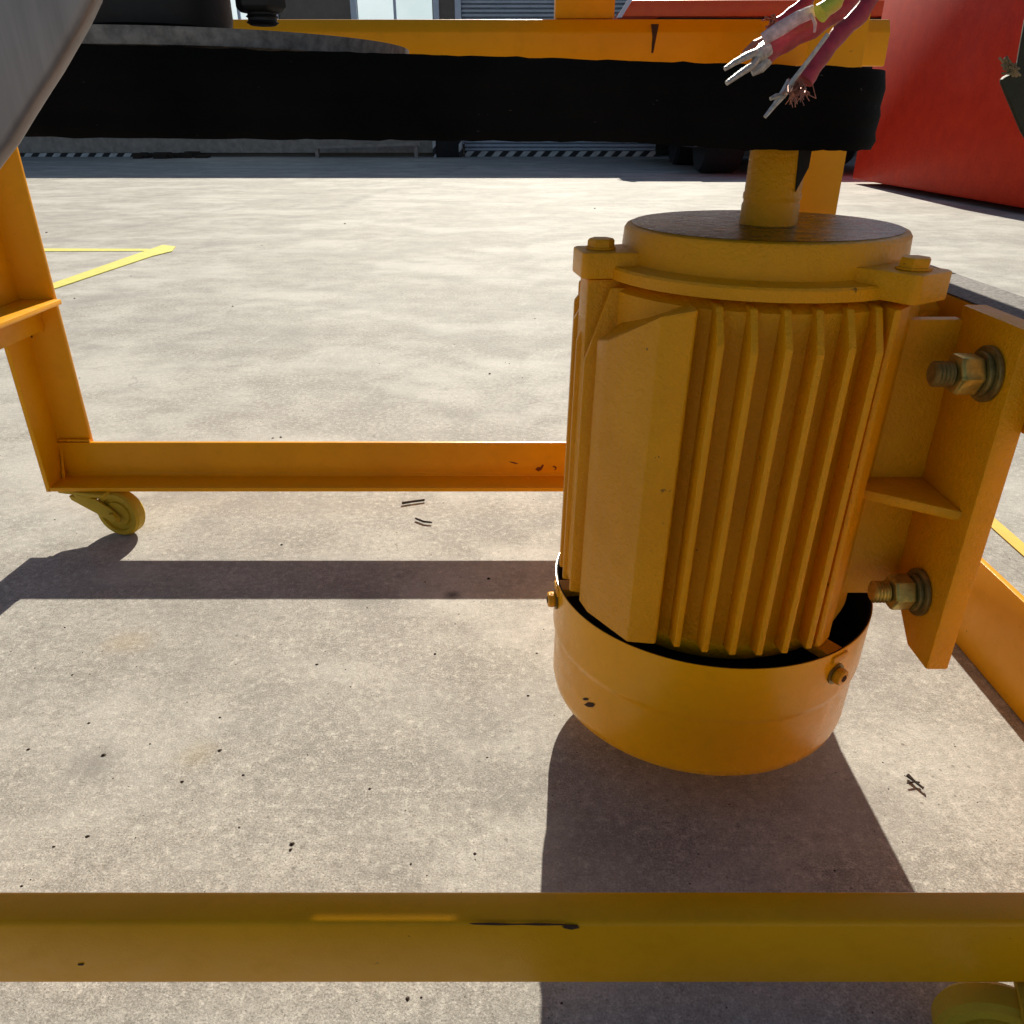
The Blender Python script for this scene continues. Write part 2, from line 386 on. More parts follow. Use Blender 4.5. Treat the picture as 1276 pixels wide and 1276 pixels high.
for i in range(260):
    y = 300 + 976 * random.random() ** .8; crumb(random.uniform(-20, 1296), y, random.choice((1.1, 1.3, 1.5, 1.9, 2.4)))
tag(cr.build('dirt_crumbs', 'leaf', merge=False), 'dark crumbs of dirt scattered over the concrete', 'debris', kind='stuff')
def twig(pts, r, name, label):
    q = [P(x, y, z=.006) for x, y in pts]
    tag(MB().tube(q, [r * random.uniform(.6, 1.1) for _ in q], 6).build(name, 'leaf'), label, 'twig')
twig([(1131,966),(1139,973),(1149,981),(1151,982)], .0035, 'twig', 'short bent dark twig on sunlit concrete right of the motor shadow')
twig([(1146,975),(1140,974),(1130,976)], .002, 'twig', 'thin pale stalk crossing under the bent dark twig')
twig([(501,627),(514,625),(529,623)], .004, 'twig', 'thin straight twig just under the rear bottom beam')
twig([(518,646),(528,650),(538,651)], .003, 'twig', 'faint curved stalk between rear beam and its shadow')

# ================================================================ WAREHOUSE (13 m behind)
YB = 26.6
b = thing('warehouse', (0, YB, 0), 'low grey-brown warehouse with pale windows and blue-grey shutter behind the yard', 'building')
def bx(px, py=10): return P(px, py, Y=YB).x
def bz(py): return P(638, py, Y=YB).z
X = {k: bx(k) for k in (-160, 283, 347, 437, 443, 492, 537, 547, 567, 575, 700, 830)}
# wall segments around openings
TOP = 5.75; OP = 5.2
wl = MB()
segs = [(-22, X[283] - 1.6), (X[347], X[437]), (X[547], X[567]), (X[830] + .9, 24)]
for a, c_ in segs: wl.box(a, c_, YB, YB + .5, 0, OP)
wl.box(X[283] - 1.6, X[347], YB, YB + .5, 0, 1.3); wl.box(X[437], X[547], YB, YB + .5, 0, 2.2)
wl.box(-22, 24, YB, YB + .5, OP, TOP); wl.box(-22, 24, YB + 15, YB + 15.5, 0, TOP)
wl.box(-22, -21.5, YB + .5, YB + 15, 0, TOP); wl.box(23.5, 24, YB + .5, YB + 15, 0, TOP)
part(wl, 'wall', 'wall', b, smooth=False)
part(MB().box(-22.4, 24.4, YB - .5, YB + 15.9, TOP + .003, TOP + .25), 'roof', 'shutter', b, smooth=False)
def window(x0, x1, z0, z1, mids):
    f = MB(); t = .17
    f.box(x0, x0 + t, YB - .06, YB + .12, z0, z1); f.box(x1 - t, x1, YB - .06, YB + .12, z0, z1)
    f.box(x0 + t, x1 - t, YB - .06, YB + .12, z0, z0 + t); f.box(x0 + t, x1 - t, YB - .06, YB + .12, z1 - t, z1)
    for m_ in mids: f.box(m_ - .04, m_ + .04, YB - .05, YB + .1, z0 + t, z1 - t)
    fo = part(f, 'window', 'frame', b, smooth=False)
    e = [x0 + t] + list(mids) + [x1 - t]
    for i in range(len(e) - 1):
        part(MB().box(e[i] + .03, e[i + 1] - .03, YB + .02, YB + .06, z0 + t, z1 - t), 'pane', 'pane', fo, smooth=False)
window(X[437], X[547], 2.2, OP, [X[492]])
window(X[283] - 1.6, X[347] - .02, 1.3, OP, [bx(255), bx(297)])
def shutter(x0, x1, z0, z1):
    s_ = MB(); k = int((z1 - z0) / .11)
    for i in range(k):
        z = z0 + i * .11
        s_.prism([(YB + .12, z), (YB + .02, z + .02), (YB + .02, z + .075), (YB + .12, z + .11)], x0, x1, 'x')
    return part(s_, 'roller_shutter', 'shutter', b, smooth=False)
shutter(X[575], X[830], .15, OP)
part(MB().box(X[567], X[575] - .01, YB - .1, YB + .2, .35, OP), 'door_jamb', 'frame', b, smooth=False)
part(MB().box(X[830] + .01, X[830] + .3, YB - .1, YB + .2, .35, OP), 'door_jamb', 'frame', b, smooth=False)
part(MB().box(X[575], X[830], YB - .12, YB + .01, .0, .15), 'door_threshold', 'hazard', b, smooth=False)
part(MB().box(-22, bx(180), YB - .3, YB - .01, .0, .1), 'kerb_strip', 'hazard', b, smooth=False)
part(MB().box(-22, bx(535), YB - .2, YB - .01, .11, .55), 'base_course', 'tan', b, smooth=False)
for x0, lab in ((546, 'black buffer post at the left jamb of the shutter'), (838, 'black buffer post at the right jamb of the shutter')):
    x = bx(x0, 190); r_ = thing('buffer_post', (x + .35, YB - .45, 0), lab, 'post', 'buffer posts at the shutter')
    part(MB().box(x, x + .68, YB - .7, YB - .25, 0, 1.5), 'post_body', 'void', r_, bevel=.02)
    part(MB().box(x - .1, x - .005, YB - .72, YB - .25, 0, 1.45), 'corner_guard', 'hazard', r_, smooth=False)
    part(MB().box(x + .685, x + .78, YB - .72, YB - .25, 0, 1.45), 'corner_guard', 'hazard', r_, smooth=False)
# scrap at the base of the wall
sc = MB()
for i in range(26):
    x = random.uniform(bx(188, 195), bx(262, 195)); y = YB - random.uniform(.5, 1.8); r = random.uniform(.06, .2)
    sc.box(x, x + r * 2.4, y, y + r, 0, random.uniform(.05, .16))
tag(sc.build('scrap_pile', 'leaf', smooth=False), 'low heap of dark scrap along the wall foot', 'scrap', kind='stuff')
plk = MB(); plk.prism([(bx(395,186),.24),(bx(528,186),.33),(bx(528,186),.42),(bx(395,186),.30)], YB - .9, YB - .6, 'y')
plk.box(bx(400,186), bx(404,186), YB - .85, YB - .65, 0, .26); plk.box(bx(520,186), bx(524,186), YB - .85, YB - .65, 0, .33)
tag(plk.build('plank', 'tan', smooth=False), 'pale plank on low blocks leaning along the warehouse wall', 'plank')

# ================================================================ RED VEHICLES
def wheel(parent, x, y, r, wd, name='wheel'):
    t = MB().lathe([(r * .55, -wd/2), (r * .93, -wd/2), (r, -wd * .38), (r, wd * .38), (r * .93, wd/2), (r * .55, wd/2)], (x, y, r), 40, 'x')
    o = part(t, 'wheel', 'tyre', parent)
    part(MB().lathe([(r * .1, -wd * .35), (r * .54, -wd * .42), (r * .54, wd * .42), (r * .1, wd * .35)], (x, y, r), 28, 'x'), 'rim', 'dark_metal', o)
    return o
TY = 16.9; TB = 21.0
xl = P(772, 20, Y=TB).x; xr = 8.6
tr = thing('truck', ((xl + xr) / 2, TY + 3, 0), 'orange-red truck parked behind the belt, its tyre and sill showing', 'truck')
zb_ = P(800, 21, Y=TB).z
part(MB().prism([(xl, zb_), (xr, zb_), (xr, zb_ + .34), (xl + .24, zb_ + .34)], TB, TB + 4, 'y'), 'body', 'orange_red', tr, bevel=.06)
part(MB().prism([(xl - .07, zb_ - .02), (xl + .04, zb_ - .02), (xl + .28, zb_ + .34), (xl + .17, zb_ + .34)], TB - .08, TB - .01, 'y'), 'corner_trim', 'frame', tr, smooth=False)
zl = P(865, 181, Y=TY).z
part(MB().box(xl + .9, xr, TB + .1, TB + 3.8, zl, zb_ - .01), 'sill', 'void', tr, smooth=False)
part(MB().box(P(866, 185, Y=TY).x, xr, TY + .1, TY + 5.6, zl - .05, 1.05), 'chassis', 'void', tr, smooth=False)
part(MB().box(P(866, 185, Y=TY).x, xr, TY, TY + .09, zl - .02, zl + .03), 'bumper', 'shutter', tr, smooth=False)
wx = P(878, 200, Y=TY + .9).x
wheel(tr, wx + .3, TY + 1.1, .75, .8); wheel(tr, xr - .5, TY + 4.6, .75, .6); wheel(tr, wx + .3, TY + 4.6, .75, .6)
# big red housing at the right
rh = thing('red_container', (9, 12.8, 0), 'tall deep red steel container wall at the right edge', 'container')
part(MB().prism([(6.0, 9.6), (11.3, 9.9), (11.1, 15.4), (6.02, 15.0)], .075, 3.1, tops=[2.2, 2.2, 2.85, 2.85]), 'body', 'red', rh, bevel=.03)
for y in (10.9, 14.2): part(MB().box(6.9, 11.0, y, y + .4, 0, .072), 'skid', 'void', rh, smooth=False)

# ================================================================ YELLOW FRAME
fr = thing('machine_frame', (0, 1.3, 0), 'yellow painted angle-steel frame on castors around the motor', 'machine frame')
T = .012; W_ = .10; ZB = .134; ZT = .239
def L_y(x0, x1, corner, a, b_): pass
# rear bottom beam: vertical flange at the back, foot flange towards the camera
part(MB().prism([(1.842, ZB), (1.935, ZB), (1.935, ZT), (1.923, ZT), (1.923, ZB + .02), (1.917, ZB + .0125), (1.842, ZB + .0115)], -1.208, .945, 'x'), 'rear_beam', 'paint', fr, bevel=.002)
# front bottom beam: box section
FY0, FY1 = P(638, 1151, z=.242).y, P(638, 1109, z=.242).y
part(MB().box(-1.32, .945, FY0, FY1, .139, .242), 'front_beam', 'paint', fr, bevel=.006, segs=3)
# rear left post (angle), mitred on the beam
part(MB().prism([(-1.215, 1.842), (-1.203, 1.842), (-1.203, 1.9365), (-1.118, 1.9365), (-1.118, 1.949), (-1.215, 1.949)], ZB - .001, 1.30), 'post', 'paint', fr, bevel=.0018)
# rear right post
part(MB().prism([(.53, 1.62), (.632, 1.62), (.632, 1.72), (.620, 1.72), (.620, 1.632), (.53, 1.632)], ZB + .02, 1.30), 'post', 'paint', fr, bevel=.0018)
part(MB().box(.53, .62, 1.721, 1.899, 1.03, 1.09), 'tie_bar', 'paint', fr, bevel=.002)
part(MB().box(.53, .62, 1.721, 1.922, ZB + .02, ZB + .08), 'tie_bar', 'paint', fr, bevel=.002)
# front posts, outside the picture
for x, s_ in ((-1.215, 1), (.905, -1)):
    poly = [(x, FY0), (x + .1 * s_, FY0), (x + .1 * s_, FY0 + .012), (x + .012 * s_, FY0 + .012), (x + .012 * s_, FY0 + .1), (x, FY0 + .1)]
    if s_ < 0: poly.reverse()
    part(MB().prism(poly, .243, 1.30), 'post', 'paint', fr)
# upper rear beam
UZ0, UZ1 = 1.1025, P(638, 25, Y=1.93).z
part(MB().prism([(1.90, UZ0), (1.910, UZ0), (1.911, UZ1 - .03), (1.918, UZ1 - .012), (1.95, UZ1 - .012), (1.95, UZ1), (1.915, UZ1), (1.9, UZ1 - .024)], -1.3, P(1101, 50, Y=1.93).x, 'x'), 'upper_beam', 'paint', fr, bevel=.003)
# stub upright on top of the beam
part(MB().box(P(692, 10, Y=1.93).x, P(766, 10, Y=1.93).x, 1.925, 1.985, UZ1 + .002, 1.31), 'upright', 'paint', fr, bevel=.003)
# left side rail: top flange + vertical flange
part(MB().prism([(-1.20, .598), (-1.101, .598), (-1.101, .610), (-1.188, .610), (-1.2, .610)], FY0 + .1, 1.9355, 'y'), 'side_rail', 'paint', fr, bevel=.002)
part(MB().box(-1.172, -1.160, FY0 + .1, 1.9355, .535, .5975), 'side_rail', 'paint', fr, bevel=.002)
# right bottom rail
part(MB().box(.947, .96, .45, 1.96, .002, .203), 'side_plate', 'paint', fr, bevel=.002)
# motor mounting rail at the right with glossy top flange
part(MB().prism([(.609, .665), (.621, .665), (.621, .770), (.70, .770), (.70, .782), (.609, .782)], .45, 1.954, 'y'), 'mounting_rail', 'paint', fr, bevel=.003)
part(MB().box(.611, .699, .455, 1.95, .7825, .7845), 'glare_film', 'speckle', fr, smooth=False)  # sky glare on the flange, laid on as a thin grey sheet
part(MB().box(.609, .629, 1.02, 1.618, .33, .663), 'mounting_plate', 'paint', fr, bevel=.002)
# unseen panels added above: shade the drive, slot lights the front beam edge
for a in ((.08, .72, 1.42, 2.18), (-1.25, .72, 2.1802, FY0 + 1.711), (-1.25, -.07, FY0 + 1.7112, FY0 + 1.7515), (.083, .70, FY0 + 1.7112, FY0 + 1.7515), (-1.25, .70, FY0 + 1.7517, 2.42)):
    part(MB().box(*a, 1.312, 1.325), 'shade_panel', 'paint', fr, smooth=False)
# welds
for (a, c_) in (((-1.117, 1.93, .243), (-1.20, 1.93, .243)), ((-1.196, 1.90, .145), (-1.196, 1.93, .235)), ((-1.17, 1.93, .530), (-1.158, 1.93, .595))):
    a = Vector(a); c_ = Vector(c_); n_ = 12
    part(MB().tube([a.lerp(c_, i / n_) for i in range(n_ + 1)], [.004 * random.uniform(.6, 1.3) for _ in range(n_ + 1)], 6), 'weld', 'paint', fr)

# paint chips and scratches
def px_mark(pts, Y, mat='rust', name='paint_chip'):
    mark([P(x, y, Y=Y) for x, y in pts], name, mat, fr, (0, -.0006, 0))
yf = FY0 - .0004
px_mark([(585,1150.2),(612,1149.6),(640,1150.9),(668,1150.2),(700,1151),(707,1152.4),(672,1152.8),(650,1151.9),(622,1152.6),(590,1151.6)], yf)
px_mark([(703,1152),(720,1153),(722,1156),(712,1158),(702,1156)], yf)
px_mark([(97,1201),(105,1200.5),(104,1202.5),(98,1202.6)], yf)
px_mark([(811,30),(821,30),(818,45),(814,66),(811.5,66),(813,45)], 1.8995)
px_mark([(634,575),(640,575.6),(646,577.5),(643,578.2),(638,576.8)], 1.9225, 'red_rust')
px_mark([(667,585),(670,582),(673,582.5),(676,578.5),(678,579.5),(675,585),(671,587.5)], 1.9225, 'red_rust')
px_mark([(688,581),(691,580.4),(693.6,582),(693,585),(690.6,586),(692,583.2)], 1.9225, 'red_rust')
px_mark([(33,395),(35,396),(41,421),(39,421)], 1.9355, 'red_rust')

# castors
def caster(x, y, rot, label):
    """swivel castor under z=ZB; part of the frame"""
    R_ = .064; ca = math.cos(rot); sa = math.sin(rot)
    def tf(mb):
        mb.v = [Vector((x + v.x * ca - v.y * sa, y + v.x * sa + v.y * ca, v.z)) for v in mb.v]; return mb
    top = part(tf(MB().prism([(-.06, -.045), (.075, -.045), (.075, .045), (-.06, .045)], .1235, .1325)), 'caster', 'dull', fr, bevel=.002)
    tag(top, label)
    part(tf(MB().lathe([(.036, .1095), (.04, .114), (.04, .12), (.03, .1232)], (0, 0, 0), 28)), 'swivel_race', 'dull', top)
    for s_ in (-1, 1):
        yy = s_ * .026
        poly = [(-.045, .108), (.035, .109), (.075, .085), (.098, .062), (.090, .044), (.072, .046), (.03, .066), (-.04, .098)]
        part(tf(MB().prism(poly, yy - .003, yy + .003, 'y')), 'fork', 'dull', top, bevel=.001)
        part(tf(MB().lathe([(0, -.006), (.013, -.006), (.013, .004), (.006, .006), (0, .006)], (.082, yy + s_ * .008, R_), 6, 'y')), 'axle_nut', 'dull', top)
    part(tf(MB().prism([(-.045, -.027), (.035, -.027), (.035, .027), (-.045, .027)], .106, .1093)), 'fork_bridge', 'dull', top)
    part(tf(MB().lathe([(.012, -.016), (.034, -.016), (.036, -.011), (.046, -.011), (.048, -.019), (R_ - .005, -.019), (R_, -.012), (R_, .012), (R_ - .005, .019), (.048, .019), (.046, .011), (.036, .011), (.034, .016), (.012, .016)], (.082, 0, R_ + .0005), 40, 'y')), 'wheel', 'dull', top)
    return top
caster(-1.125, 1.885, R(-14), 'yellow overspray castor under the rear left corner')
caster(.632, .505, R(-200), 'yellow castor under the front beam at the right')
caster(-1.15, FY0 + .03, R(-30), None)

# ================================================================ MOTOR
MX, MY = .346, 1.147
mo = thing('electric_motor', (MX, MY, 0.1), 'large yellow finned electric motor hanging shaft-up on its side feet', 'electric motor')
ctr = (MX, MY, 0)
part(MB().lathe([(.14, .268), (.19, .270), (.208, .285), (.219, .32), (.219, .795), (.20, .806)], ctr, 96), 'housing', 'cast', mo)
FZ0, FZ1 = .322, .800
def fin_front(x, top=.775, zb=FZ0):
    dx = x - MX; tip = MY - math.sqrt(.256 ** 2 - dx ** 2); root = MY - math.sqrt(max(.2 ** 2 - dx ** 2, .0004)) 
    return MB().prism([(tip + .005, zb), (root, zb - .012), (root, FZ1 + .004), (tip + .028, FZ1 + .002), (tip, top)], x - .0048, x + .0048, 'x')
for i in range(6):
    x = .2465 + i * .0376
    part(fin_front(x, .755 if i % 2 else .762), 'fin', 'cast', mo, bevel=.0022)
def fin_side(y, sgn, tp=.765):
    dy = y - MY; tip = MX + sgn * math.sqrt(.256 ** 2 - dy ** 2); root = MX + sgn * .19
    poly = [(tip, FZ0), (root, FZ0 - .01), (root, FZ1), (tip - sgn * .03, FZ1), (tip, tp)]
    if sgn > 0: poly.reverse()
    return MB().prism(poly, y - .0055, y + .0055, 'y')
for k in range(-2, 5):
    part(fin_side(MY + k * .038 + .0, -1, .70 + .02 * max(0, k + 2)), 'fin', 'cast', mo, bevel=.0022)
for k in range(-1, 5): part(fin_side(MY + k * .04, 1), 'fin', 'cast', mo, bevel=.003)
for k in range(-4, 5):
    x = MX + k * .04; dx = x - MX; tip = MY + math.sqrt(.256 ** 2 - dx ** 2)
    part(MB().prism([(MY + .17, FZ0), (tip, FZ0), (tip, .77), (tip - .03, FZ1), (MY + .17, FZ1)], x - .0055, x + .0055, 'x'), 'fin', 'cast', mo, bevel=.003)
# pad at the left front with chamfered head, and corner rib at right
part(MB().prism([(.115, 1.045), (.125, 1.012), (.177, .934), (.216, .928), (.220, .932), (.220, 1.02), (.153, 1.06)], FZ0 - .004, .8, tops=[.735, .742, .792, .800, .800, .800, .76]), 'flat_pad', 'cast', mo, bevel=.003, sharp=18)
part(MB().prism([(.447, .9215), (.455, .9215), (.477, .945), (.477, 1.04), (.447, 1.02)], FZ0 - .004, .802), 'corner_rib', 'cast', mo, bevel=.003)
# end bell
part(MB().lathe([(.0, .866), (.06, .866), (.10, .862), (.13, .866), (.12, .868), (.125, .8655), (.168, .8705), (.1815, .8715), (.1875, .8695), (.1905, .865), (.193, .828), (.2, .8255), (.219, .8250), (.2215, .822), (.2215, .8085), (.2, .806)], ctr, 128), 'end_bell', 'cast', mo, sharp=30)
def lug(ang, r, wdt=.036, L=.075, boss=0):
    ca, sa = math.cos(ang), math.sin(ang)
    def q(u, v): return (MX + ca * u - sa * v, MY + sa * u + ca * v)
    poly = [q(r - L, -wdt * 1.5), q(r - .012, -wdt * 1.02), q(r + .026, -wdt * .98), q(r + .032, -wdt * .8), q(r + .032, wdt * .8), q(r + .026, wdt * .98), q(r - .012, wdt * 1.02), q(r - L, wdt * 1.5)]
    part(MB().prism(poly, .8087, .843), 'bell_lug', 'cast', mo, bevel=.003)
    c_ = q(r, 0)
    part(MB().lathe([(.0, .857), (.016, .857), (.0185, .854), (.0185, .8465), (.0195, .846), (.0195, .8432), (0, .8432)], (c_[0], c_[1], 0), 6), 'bell_bolt', 'cast', mo, bevel=.0012, sharp=25)
    part(MB().lathe([(0, .8437), (.0205, .8437), (.0205, .8462), (0, .8462)], (c_[0], c_[1], 0), 24), 'washer', 'cast', mo)
    if boss: part(MB().prism([q(r - .06, -.018), q(r + boss, -.018), q(r + boss, .030), q(r - .06, .030)], FZ0 + .01, .8075), 'bolt_boss', 'cast', mo, bevel=.003)
lug(R(188), .229, boss=.022); lug(R(-57), .232); lug(R(62), .232); lug(R(118), .232)
# shaft with collar, keyway
part(MB().lathe([(0, .864), (.0375, .864), (.0385, .868), (.0385, .897), (.0372, .899), (.0372, .903), (.0385, .905), (.0385, .911), (.0372, .913), (.0372, 1.04), (.034, 1.045), (0, 1.045)], (MX + .006, MY, 0), 64), 'shaft', 'cast', mo)
part(MB().prism([(MX + .026, .915), (MX + .038, .945), (MX + .038, .969), (MX + .020, .969)], MY - .0345, MY - .0190, 'y'), 'key', 'void', mo, bevel=.001)
part(MB().lathe([(.040, .8662), (.06, .8664), (.10, .8630), (.119, .8688), (.126, .8662), (.168, .8711), (.181, .8722)], ctr, 96), 'grease_film', 'grease', mo)
# fan cover
rr_ = .2665
cc_ = (MX - .0005, MY, 0); RC = .2610
part(MB().lathe([(.05, .083), (.22, .083), (.243, .086), (.2530, .095), (.2560, .109), (.2565, .198), (.2570, .203), (.2605, .209), (.2610, .215), (.2610, .306), (.2597, .306), (.2597, .215), (.2540, .203), (.2525, .111), (.244, .093), (.23, .091), (.05, .090)], cc_, 128, closed=True), 'fan_cover', 'cover', mo, sharp=50)
fc = [o for o in mo.children if o.name.startswith('fan_cover')][0]
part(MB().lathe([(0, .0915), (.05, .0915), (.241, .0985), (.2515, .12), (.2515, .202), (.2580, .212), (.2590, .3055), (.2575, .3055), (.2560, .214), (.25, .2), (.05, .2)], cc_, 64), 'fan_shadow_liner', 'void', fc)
part(MB().lathe([(.10, .21), (.2, .21), (.2, .262), (.10, .264)], ctr, 64), 'fan_hub', 'void', mo)
for k in range(8):
    a = 2 * math.pi * k / 8 + .3; ca, sa = math.cos(a), math.sin(a)
    pts = [(.1, -.004), (.235, -.004), (.235, .004), (.1, .004)]
    part(MB().prism([(MX + ca * u - sa * v, MY + sa * u + ca * v) for u, v in pts], .205, .258), 'fan_blade', 'void', mo)
def cscrew(ang, zz, big=1.0):
    ca, sa = math.cos(ang), math.sin(ang)
    o_ = Vector((cc_[0] + ca * RC, MY + sa * RC, zz)); d = Vector((ca, sa, 0)); u = Vector((-sa, ca, 0)); v = Vector((0, 0, 1))
    def disc(prof, seg):
        mb = MB().lathe(prof, (0, 0, 0), seg); mb.v = [o_ + u * p.x + v * p.y + d * p.z for p in mb.v]; return mb
    part(disc([(0, .0003), (.017 * big, .0003), (.017 * big, .003), (0, .003)], 24), 'cover_washer', 'dark_zinc', fc)
    part(disc([(0, .003), (.0125 * big, .003), (.0135 * big, .008), (.0125 * big, .014), (.010 * big, .0155), (0, .0155)], 20), 'cover_screw', 'cast', fc, bevel=.001)
    part(disc([(0, .0156), (.006, .0156), (.0055, .0163), (0, .0163)], 6), 'screw_socket', 'rust', fc)
cscrew(R(-56), .264); cscrew(R(186), .272); cscrew(R(75), .268)
# cover support tabs between housing and cover
for a in (R(-56), R(186), R(75)):
    ca, sa = math.cos(a), math.sin(a)
    def q(u, v): return (MX + ca * u - sa * v, MY + sa * u + ca * v)
    part(MB().prism([q(.2, -.017), q(.264, -.017), q(.264, .017), q(.2, .017)], .286, .300), 'cover_tab', 'cast', mo, bevel=.002)
# fan cover paint chips
def cyl_pt(px, py, r=.2620):
    MX = cc_[0]
    # intersect ray with the cover cylinder
    d = P(px, py, Y=1.0) - Vector((0, 0, 1)); a = d.x**2 + d.y**2; bb = -2 * (d.x * MX + d.y * MY); cc = MX**2 + MY**2 - r * r
    t = (-bb - math.sqrt(bb * bb - 4 * a * cc)) / (2 * a); return Vector((0, 0, 1)) + d * t
for (cx, cy, s_) in ((746, 878, 5), (740, 871, 3)):
    pts = [cyl_pt(cx + s_ * math.cos(k * 1.05) * random.uniform(.7, 1.3) * 1.3, cy + s_ * .6 * math.sin(k * 1.05) * random.uniform(.7, 1.3), .2613 if cy < 820 else .2570) for k in range(6)]
    o = mark(pts, 'paint_chip', 'rust', fc, (0, -.0006, 0))
# feet
FX0, FX1 = .576, .607
fp = [(.878, .352), (.890, .322), (.905, .318), (1.01, .375), (1.01, .775), (.905, .788), (.878, .780)]
fp = [(.872, .316), (.930, .316), (1.01, .385), (1.01, .790), (.872, .790)]
foot = part(MB().prism(fp, FX0, FX1, 'x'), 'foot', 'cast', mo, bevel=.003)
foot2 = part(MB().prism([(2 * MY - a, c_) for a, c_ in reversed(fp)], FX0, FX1, 'x'), 'foot', 'cast', mo, bevel=.003)
part(MB().box(.45, .577, 1.000, 1.018, .36, .773), 'foot_web', 'cast', mo, bevel=.003)
part(MB().box(.45, .577, 1.276, 1.294, .36, .773), 'foot_web', 'cast', mo, bevel=.003)
part(MB().prism([(.470, .962), (.5765, .890), (.5765, 1.003), (.470, 1.003)], .538, .553), 'foot_gusset', 'cast', mo, bevel=.003)
# fixing bolts: washers, nut and threaded end pointing left
def fix(y, z):
    def ax(prof, seg, rot=0):
        mb = MB()
        mb.lathe(prof, (0, y, z), seg, 'x'); return mb
    nut_ = part(ax([(0, FX0 - .001), (.034, FX0 - .001), (.034, FX0 - .007), (0, FX0 - .007)], 40), 'bolt', 'dark_zinc', foot, bevel=.001)
    part(ax([(0, FX0 - .0075), (.027, FX0 - .0075), (.027, FX0 - .014), (0, FX0 - .014)], 32), 'spring_washer', 'dark_zinc', nut_, bevel=.001)
    part(ax([(0, FX0 - .0145), (.0235, FX0 - .0145), (.0260, FX0 - .018), (.0260, FX0 - .041), (.0232, FX0 - .044), (0, FX0 - .044)], 6), 'nut', 'zinc', nut_, bevel=.0015, sharp=25)
    pr = []
    t = FX0 - .0445
    pr.append((0, t))
    for i in range(5):
        pr += [(.0135, t - .0012), (.0158, t - .0026), (.0135, t - .0044)]; t -= .0047
    pr += [(.011, t - .001), (0, t - .001)]
    part(ax(pr, 28), 'thread', 'dark_zinc' if z > .6 else 'zinc', nut_, sharp=20)
fix(.918, .726); fix(.934, .405)

# ================================================================ PULLEYS AND BELT
BX, BY, BR = -.42, 1.15, .285
def bzf(x): return .009 * (MX - x) / (MX - BX)
mp_ = thing('motor_pulley', (MX, MY, .97), 'black belt pulley on the motor shaft under the belt', 'pulley')
part(MB().lathe([(.038, .970), (.112, .970), (.114, .972), (.114, .9745), (.118, .9745), (.118, 1.046), (.116, 1.049), (.038, 1.049)], ctr, 64), 'pulley_wheel', 'dark_metal', mp_)
part(MB().lathe([(.0372, 1.0495), (.060, 1.0495), (.060, 1.053), (.0372, 1.053)], ctr, 32), 'pulley_boss', 'dark_metal', mp_)
# belt loop
def belt_path(r1, r2, n=40):
    A = Vector((BX, BY)); Bc = Vector((MX, MY)); d = Bc - A; D = d.length; base = math.atan2(d.y, d.x)
    al = math.acos((r1 - r2) / D); pts = []
    a0 = base + al; a1 = base + 2 * math.pi - al
    for i in range(n + 1):
        a = a0 + (a1 - a0) * i / n; pts.append(A + Vector((math.cos(a), math.sin(a))) * r1)
    s0 = pts[-1]; e0 = Bc + Vector((math.cos(base - al), math.sin(base - al))) * r2
    for i in range(1, 60): pts.append(s0.lerp(e0, i / 60))
    for i in range(n + 1):
        a = base - al + 2 * al * i / n; pts.append(Bc + Vector((math.cos(a), math.sin(a))) * r2)
    s1 = pts[-1]; e1 = pts[0]
    for i in range(1, 60): pts.append(s1.lerp(e1, i / 60))
    return pts
def belt():
    o_ = belt_path(BR + .004, .1255); i_ = belt_path(BR - .008, .119); mb = MB(); n = len(o_); K = 10
    rows = []
    for k in range(n):
        col = []
        for j in range(K):
            t = j / (K - 1)
            low = .0075 * min(1, max(0, (o_[k].x - .12) / .16)); z = .9755 - low + (.080 + low) * t + bzf(o_[k].x)
            if j in (0, K - 1): z += noise.noise(Vector((o_[k].x * 60, o_[k].y * 60, j))) * .0018
            dd = .0012 * math.sin(t * math.pi * 6)
            nx = (o_[k] - i_[k]).normalized()
            p = o_[k] + nx * (dd - (.003 if j in (0, K - 1) else 0)); col.append((p.x, p.y, z))
        for j in (1, 0):
            p = i_[k]; col.append((p.x, p.y, .9760 + .079 * j + bzf(p.x)))
        rows.append(col)
    m_ = K + 2; vs_ = [v for r_ in rows for v in r_]
    fs = [(k * m_ + j, ((k + 1) % n) * m_ + j, ((k + 1) % n) * m_ + (j + 1) % m_, k * m_ + (j + 1) % m_) for k in range(n) for j in range(m_)]
    return mb.add(vs_, fs)
tag(belt().build('drive_belt', 'belt', sharp=60), 'wide black rubber drive belt stretched from motor shaft to left pulley', 'drive belt')
lp = thing('large_pulley', (BX, BY, .97), 'large dusty iron pulley with black bearing hub at the left end of the belt', 'pulley')
part(MB().lathe([(.06, .985), (BR - .01, .985), (BR - .01, 1.062), (BR + .002, 1.0655), (BR + .002, 1.081), (.06, 1.081)], (BX, BY, 0), 96), 'pulley_wheel', 'rim', lp)
hx, hy = P(191, 30, Y=1.0).x, 1.0
part(MB().lathe([(.0, 1.0815), (.070, 1.0815), (.082, 1.088), (.084, 1.10), (.084, 1.22), (0, 1.22)], (hx, hy, 0), 48), 'bearing_hub', 'dark_metal', lp, sharp=30)
part(MB().lathe([(0, .990), (.055, .990), (.055, .9995), (0, .9995)], (BX, BY, 0), 32), 'hub_boss', 'dark_metal', lp)
